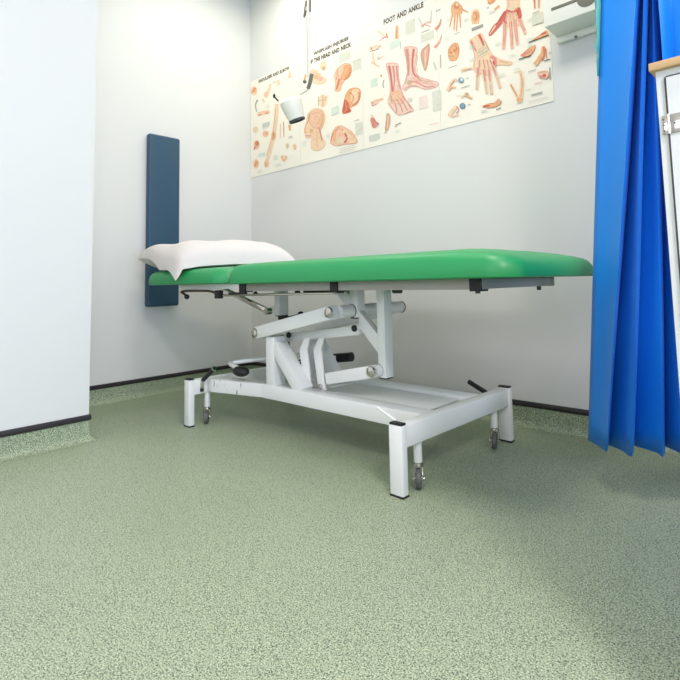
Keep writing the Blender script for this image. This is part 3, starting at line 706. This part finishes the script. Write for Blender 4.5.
# big foot seen from the front
s.blob([(386.5, 64), (398, 64), (399, 74), (401, 86), (405, 98), (413.5, 109), (412, 112), (402, 115), (398, 114.5), (390, 106), (388.5, 101), (390.5, 93), (390, 80)], 'rosy')
s.stroke([(389.5, 66), (392, 80), (393, 95)], 2.6, 1.6, 'muscle'); s.stroke([(393.5, 66), (395, 78), (394, 92)], 2, 1.2, 'rose'); s.stroke([(397, 66), (398, 78), (401, 90)], 1.8, 1, 'rose'); s.stroke([(391.5, 66), (393.5, 84)], .7, .6, 'bone'); s.stroke([(395.5, 70), (397, 88)], .7, .6, 'bone')
s.blob([(391, 94), (396, 91), (402, 93), (405, 100), (399, 104), (392, 103)], 'peach'); s.stroke([(391, 96), (393, 102)], 2, 1.4, 'tan')
for a, b_ in (((394, 100), (397.5, 113)), ((397, 99), (403.5, 112.5)), ((400, 98), (408, 111)), ((402.5, 96), (412, 109))): s.stroke([a, ((a[0]+b_[0])/2+.6, (a[1]+b_[1])/2), b_], 1, 1.2, 'rose')
for a, b_ in (((395.5, 101), (400, 113)), ((398.8, 99), (405.5, 112))): s.stroke([a, b_], .8, .9, 'bone')
s.stroke([(389.5, 103), (396, 113), (402, 115), (412, 111)], .6, .6, 'rose')
# big foot seen from the side
s.blob([(404.5, 48), (417, 48), (416.5, 60), (415, 70), (420, 77), (428, 80), (437, 82), (439, 84.5), (436, 87.5), (426, 89.5), (418, 87), (411, 87), (406, 91), (403, 88), (406, 80), (408, 68)], 'rosy')
s.stroke([(407.5, 49), (409, 62), (409, 76)], 3, 1.8, 'rose'); s.stroke([(411.5, 49), (411, 62), (411.5, 75)], 1.4, 1.2, 'bone'); s.stroke([(414.5, 49), (413, 62), (414.5, 74), (422, 81)], 2.2, 1.4, 'muscle'); s.stroke([(406, 50), (408, 72), (406, 84)], .8, .8, 'tan')
s.stroke([(413, 78), (420, 82), (430, 84), (437, 84.5)], 2.2, 1.2, 'pink'); s.stroke([(408, 82), (416, 82), (426, 87), (435, 86.5)], 1.4, 1.2, 'rose'); s.stroke([(416, 77), (424, 81), (434, 82.5)], .8, .8, 'tan'); s.stroke([(405, 89), (412, 86), (420, 87)], .8, .6, 'rose'); s.oval(410, 83, 2.4, 2.6, 'tan')
s.block(433, 92, .046, .098); s.block(419.5, 97.5, .046, .062, 'blush'); s.lines(408, 99, .04, 3)
s.stroke([(372.5, 115), (373, 120), (374.5, 126)], 2.4, 4.6, 'flesh_light'); s.blob([(371, 120), (374, 118), (377, 122), (379.5, 124), (374, 128)], 'rose'); s.stroke([(374, 120), (374, 127)], 1.4, 1.4, 'flesh_deep'); s.oval(378, 124, 1, 1.4, 'grey')
s.blob([(387.5, 114), (390, 115), (390.5, 122), (388.5, 130), (386, 131), (386.5, 123)], 'tan'); s.stroke([(389, 116), (388, 129)], 1, 1, 'flesh_light'); s.lines(384.5, 133, .02, 1, 'grey')
s.stroke([(395.5, 127), (399, 124), (402, 123)], 1.4, 1, 'tan'); s.lines(396, 131, .03, 2, 'mint'); s.lines(396, 124.5, .035, 1, 'grey'); s.block(370, 136, .07, .03, 'lines'); s.lines(430, 125, .06, 1, 'pink', .01, .002)
s.stroke([(434, 62), (437, 70)], 1.4, 1.8, 'lines'); s.stroke([(441, 55), (441.4, 68)], .8, .8, 'grey')
s.finish('anatomy poster titled foot and ankle, third from wall corner')
# 4: hand and wrist
s = Sheet(1.4995, 2.035, PZ0, PZ1)
def hand(wr, palm, fingers, cols, w=2.6):
    s.blob(palm, cols[0])
    for f in fingers:
        s.stroke(f, w, w*.72, cols[0]); s.stroke(f, w*.38, w*.3, cols[1])
s.blob([(452, 6), (456, 2), (460, 4), (463, 9), (461, 15), (455, 17), (452, 14)], 'flesh'); s.oval(457, 6.5, 2.6, 2.8, 'flesh_deep'); s.oval(457.5, 5, 1.6, 1.6, 'flesh_light')
for f in ([(453, 14), (451.5, 21), (450, 27.5)], [(455.5, 15), (454.8, 23), (454.3, 30.5)], [(458, 15), (457.4, 23), (456.8, 31.5)], [(460, 14), (460.6, 21), (461, 28)]): s.stroke(f, 2.4, 1.6, 'flesh_light'); s.stroke(f, 1.2, .9, 'flesh'); s.stroke(f, .5, .4, 'flesh_deep')
s.stroke([(460, 8), (464, 10.5), (468.5, 12.5)], 2.2, 1.4, 'flesh'); s.stroke([(461, 9), (467, 12)], .6, .5, 'flesh_deep'); s.lines(454, 34.5, .04, 1, 'grey')
s.blob([(473, 12), (475.5, 9.5), (478.5, 11), (480, 17), (479, 22.5), (475.5, 24), (472, 22), (472, 16)], 'flesh_light'); s.blob([(474, 13), (478, 12), (479, 18), (476, 22), (473, 19)], 'flesh'); s.stroke([(475, 13), (477.5, 17), (474.5, 21)], 1, .8, 'flesh_deep')
for k in range(4): s.stroke([(473.5+k*1.8, 20), (473+k*2, 24.5)], .8, .6, 'flesh')
s.block(472, 28.5, .058, .016, 'grey')
s.blob([(448.5, 51), (451, 46), (456, 43), (459, 46), (459.5, 53), (457, 60), (451, 61), (449, 57)], 'flesh'); s.stroke([(450, 53), (454, 52), (457, 49), (456, 46)], 2, 1.2, 'flesh_deep'); s.stroke([(450, 57), (456, 56)], 1.6, 1.6, 'tan'); s.stroke([(452, 50), (456, 57)], 1, .8, 'flesh_light'); s.stroke([(458.5, 47), (459, 56)], .7, .6, 'flesh_deep'); s.lines(449, 68, .05, 1, 'grey')
s.blob([(488, 0), (493, -2), (496, 0), (493, 3.5), (489.5, 4.5)], 'flesh'); s.stroke([(488, 4), (495, 1)], .8, .8, 'flesh_deep'); s.stroke([(495, 10), (500, 6)], 2, 2.6, 'flesh'); s.stroke([(487, 8.5), (489.5, 8)], 1, 1, 'grey'); s.lines(489, 13, .04, 2, 'lines')
# large palm hand, fingers down
s.blob([(508, -4), (519, -4), (520, 6), (522, 14), (521, 24), (514, 27), (505, 26), (503, 20), (507, 10)], 'flesh_light')
s.blob([(507, 10), (500.5, 20), (494, 26), (489.5, 34), (491, 36), (498, 29), (504, 22), (509, 13)], 'muscle'); s.stroke([(506, 12), (499, 22)], 3, 2, 'red'); s.stroke([(496, 26), (490.5, 34.5)], 1.4, .8, 'flesh_light')
s.blob([(516, 9), (520, 8), (522, 15), (521, 21), (518, 17)], 'red'); s.stroke([(509, 11), (513, 12.5), (518, 10)], 2, 2, 'muscle'); s.stroke([(509, 9), (518, 8)], 1.6, 1.6, 'bone'); s.stroke([(512, -3), (513, 8)], 1.4, 1.4, 'bone'); s.stroke([(509.5, -3), (509, 8)], 1, 1, 'pink')
for f in ([(505.5, 22), (505, 36), (504, 50)], [(511, 22), (512, 36), (512.6, 49.5)], [(515.5, 20), (516.6, 33), (518, 45.5)], [(520, 19), (523, 27), (526, 34.5)]):
    s.stroke(f, 4.6, 3.4, 'flesh_light'); s.stroke(f, 3, 2.2, 'pink'); s.stroke([(f[0][0]-.9, f[0][1]), (f[1][0]-1, f[1][1]), (f[2][0]-.5, f[2][1]-4)], .8, .5, 'rose'); s.stroke([(f[0][0]+1, f[0][1]), (f[1][0]+1, f[1][1]), (f[2][0]+.4, f[2][1]-4)], .7, .5, 'flesh_deep')
for a, b_ in (((508, 13), (505.5, 26)), ((511, 13), (511, 27)), ((513.5, 13), (514.8, 26)), ((516.5, 13), (519.5, 22))): s.stroke([a, b_], 1.8, 1.4, 'rose'); s.stroke([a, b_], .7, .5, 'bone')
s.stroke([(503.5, 20), (507.5, 24)], 2.4, 1.6, 'muscle')
# second large hand, back of the hand
s.blob([(470, 41), (477, 36), (482, 34), (486, 42), (491, 52), (495, 58), (494, 66), (488, 72), (478, 74), (474, 68), (475.5, 58), (473, 48)], 'flesh_light')
s.stroke([(479.5, 35), (482, 40), (484.5, 46)], 3.2, 2, 'muscle'); s.stroke([(480.5, 36), (484, 44)], .9, .7, 'red'); s.stroke([(471.5, 41), (474.5, 47), (477, 52)], 2.6, 1.6, 'rose'); s.stroke([(476, 38), (479, 45), (481, 52)], 1.8, 1.4, 'bone'); s.stroke([(485, 41), (490, 51)], .9, .7, 'grey')
s.blob([(477, 52), (484, 47), (488, 52), (481, 58)], 'bone'); s.stroke([(478, 54), (486, 49)], .5, .5, 'grey'); s.stroke([(479.5, 56.5), (487.5, 51.5)], .5, .5, 'grey')
s.blob([(490, 54), (497, 58), (503, 60.5), (511, 62), (513, 63.5), (510, 65.5), (502, 65), (496, 66), (491, 68)], 'flesh_light'); s.stroke([(491, 57), (496, 60), (496, 67)], 3, 2.4, 'rose'); s.stroke([(494, 61), (495, 68)], 2, 1.4, 'red'); s.stroke([(500, 62), (510, 63.5)], 1, .8, 'tan')
for f in ([(478.5, 68), (478, 78), (477.5, 90)], [(484, 70), (486, 82), (487.5, 94)], [(489, 70), (491, 82), (492.5, 95)], [(493, 66), (497, 76), (501, 88.5)]):
    s.stroke(f, 4.4, 2.8, 'flesh_light'); s.stroke(f, 2.4, 1.6, 'tan'); s.stroke(f, 1, .8, 'bone')
    s.stroke([f[0], ((f[0][0]+f[1][0])/2, (f[0][1]+f[1][1])/2), f[1]], 1.8, .8, 'rose')
for a, b_ in (((480.5, 60), (479, 76)), ((484, 60), (486.5, 76)), ((487.5, 60), (491, 76)), ((490.5, 60), (496, 72))): s.stroke([a, b_], 1.2, 1, 'rose'); s.stroke([(a[0]+1, a[1]), (b_[0]+1, b_[1])], .6, .5, 'bone')
s.stroke([(473, 46), (475.5, 58), (474.5, 68)], .5, .5, 'tan')
# small figures
s.stroke([(461.5, 71), (468, 69), (473, 68.5)], 3.2, 2.4, 'flesh_light'); s.stroke([(464, 71), (472, 69)], 1.2, 1, 'tan')
s.stroke([(448.5, 91), (451, 85), (455, 80), (459, 81)], 3.2, 1.8, 'flesh_light'); s.stroke([(449.5, 92), (452, 88), (457, 88)], 1.4, 1, 'flesh'); s.stroke([(450, 88), (455, 81)], .8, .8, 'flesh_deep'); s.oval(461.8, 80.5, 2.9, 2.9, 'blue'); s.oval(462.5, 79.8, 1.5, 1.5, 'mint'); s.lines(466.5, 78.8, .018, 1, 'grey'); s.lines(462, 88, .05, 1, 'grey')
s.stroke([(462, 98), (467, 95), (473, 99)], 2, 1.6, 'flesh_light'); s.oval(467.5, 95, 2.2, 2.2, 'tan'); s.stroke([(468, 97), (473, 99)], 1.2, .8, 'flesh')
s.stroke([(450, 116), (454, 110), (458, 106)], 4, 3, 'flesh_light'); s.stroke([(452, 117), (460, 115)], 1.6, 1.2, 'peach'); s.stroke([(457, 107), (459.5, 110), (457, 114)], 1.2, 1, 'rose'); s.oval(463.3, 106.3, 2.9, 2.9, 'blue_deep'); s.oval(463.3, 106.3, 2.2, 2.2, 'blue'); s.lines(468.5, 105, .015, 1, 'grey'); s.lines(457, 96, .03, 1, 'mint')
s.blob([(484, 106), (490, 104), (496, 103), (500, 100), (501, 104), (496, 107), (488, 108)], 'flesh'); s.stroke([(483.5, 107), (491, 106)], 1.8, 1.4, 'red'); s.stroke([(496, 101), (500, 99)], 1.2, 1, 'flesh_light'); s.stroke([(497, 110), (502, 108)], .8, .6, 'black'); s.stroke([(501, 104), (502.5, 101)], .8, .5, 'grey'); s.lines(482, 111, .03, 2)
s.stroke([(520.5, 71), (522.5, 80), (522, 92), (521, 101)], 3.2, 4.2, 'flesh_light'); s.stroke([(521.5, 74), (523, 84), (521.5, 97)], 1.6, 1.6, 'flesh'); s.stroke([(511, 84), (515, 91), (519, 99)], 2, 2.8, 'flesh_light'); s.stroke([(511.5, 85), (518, 97)], .9, 1, 'flesh_deep'); s.oval(520, 100, 2.8, 2.8, 'flesh'); s.stroke([(518, 103), (523, 102)], 1, .8, 'flesh_light')
s.blob([(532, 41), (540, 36), (546, 31.5), (548.5, 32.5), (547, 36), (540, 39)], 'flesh'); s.stroke([(542, 35), (547, 33)], 1.6, 1.4, 'red'); s.stroke([(529.5, 43), (540, 39), (550, 35.5)], .8, .8, 'black')
s.blob([(521, 56), (526, 52), (532, 47), (536, 46), (534, 52), (528, 57)], 'flesh'); s.stroke([(523, 56), (531, 52)], 2, 1.4, 'rose'); s.stroke([(519.5, 60), (532, 56)], 1, .8, 'black')
s.stroke([(544, 47), (543, 54), (540, 59), (536.5, 65)], 3, 4.4, 'flesh'); s.stroke([(544.5, 47), (545, 55), (542.5, 61)], 2.4, 1.4, 'flesh_deep'); s.stroke([(536, 62), (534.5, 64.5)], 1.4, .9, 'flesh'); s.stroke([(538, 63), (536, 67)], 1.4, .9, 'peach'); s.stroke([(546.5, 49), (547.5, 59)], 1.2, .8, 'flesh_deep'); s.stroke([(545, 61.5), (551, 59.5)], .9, .8, 'black'); s.stroke([(550.6, 52), (550.8, 55)], .8, .8, 'grey')
s.blob([(538.5, 73), (544, 71.5), (548.5, 72), (549.5, 76), (547, 79), (542, 78.5), (539.5, 76.5)], 'peach'); s.stroke([(540, 77), (547, 77)], 2.4, 1.8, 'rose'); s.oval(545, 76, 1.6, 1.4, 'red'); s.stroke([(550.5, 68), (550.8, 80)], 1.2, 1.2, 'grey')
s.stroke([(535, -1), (535.6, 9)], 2, 1.4, 'flesh_deep'); s.stroke([(539.5, -1), (539.5, 9)], 2.4, 1.4, 'tan'); s.lines(533, 14, .04, 1, 'grey'); s.block(532.5, 16, .046, .045)
s.lines(529, 72, .04, 1, 'grey', .01, .003); s.text('anatomical', 532, 96.5, 543, .009, 'grey'); s.lines(529, 102.2, .09, 1, 'lines', .01, .002); s.lines(527, 90.5, .025, 1, 'grey', .01, .002); s.lines(535, 84, .04, 1, 'pink')
for px, py in ((528, 46), (470, 47), (465, 20), (496, 44), (528, 20), (510, 56), (515, 70), (447, 20), (500, 75), (470, 60), (528, 40), (446, 38)): s.lines(px, py, .03, 2, 'mint')
s.finish('anatomy poster of hands and wrists, rightmost, beside the white wall box')


# ------------------------------------------------------------------ light of the room
def area(name, loc, rot, sx, sy, power, col):
    l = bpy.data.lights.new(name, 'AREA'); l.shape = 'RECTANGLE'; l.size = sx; l.size_y = sy; l.energy = power; l.color = col
    o = bpy.data.objects.new(name, l); C.objects.link(o); o.location = loc; o.rotation_euler = rot; return o
area('window_daylight', (RX+.06, (WY0+WY1)/2, (WZ0+WZ1)/2), (0, PI/2, 0), WZ1-WZ0-.1, WY1-WY0-.1, 82, (.56, .69, 1))
area('window_daylight', ((VX0+VX1)/2, RY-.06, (VZ0+VZ1)/2), (PI/2, 0, 0), VX1-VX0-.1, VZ1-VZ0-.1, 30, (.98, .88, 1))
def ceiling_lamp(x, y, power, col=(1, .97, .84)):
    t = thing('ceiling_light', 'unseen flat square ceiling light panel in a white frame', 'ceiling light', (x, y, RZ), 'ceiling lights overhead')
    b = new()
    for lo, hi in (((x-.31, y-.31, RZ-.03), (x+.31, y-.28, RZ)), ((x-.31, y+.28, RZ-.03), (x+.31, y+.31, RZ)), ((x-.31, y-.28, RZ-.03), (x-.28, y+.28, RZ)), ((x+.28, y-.28, RZ-.03), (x+.31, y+.28, RZ))): add_box(b, lo, hi, .002)
    obj('frame', b, M_paint, t)
    area('ceiling_lamp', (x, y, RZ-.02), (0, 0, 0), .54, .54, power, col)
ceiling_lamp(.66, -.45, 8); ceiling_lamp(2.2, -1.2, 19, (1, .93, .88)); ceiling_lamp(4.2, -2.4, 64, (1, .88, .88))  # the last and strongest, unseen across the room, is added to brighten the floor
w = bpy.data.worlds.new('world'); bpy.context.scene.world = w; w.use_nodes = True
w.node_tree.nodes['Background'].inputs[0].default_value = (.75, .85, 1, 1); w.node_tree.nodes['Background'].inputs[1].default_value = .6

sc = bpy.context.scene
sc.view_settings.view_transform = 'Standard'; sc.view_settings.look = 'None'; sc.view_settings.gamma = 1
sc.view_settings.use_curve_mapping = False; sc.view_settings.exposure = 0.08
try: sc.cycles.use_denoising = True
except Exception: pass
sc.cycles.max_bounces = 8
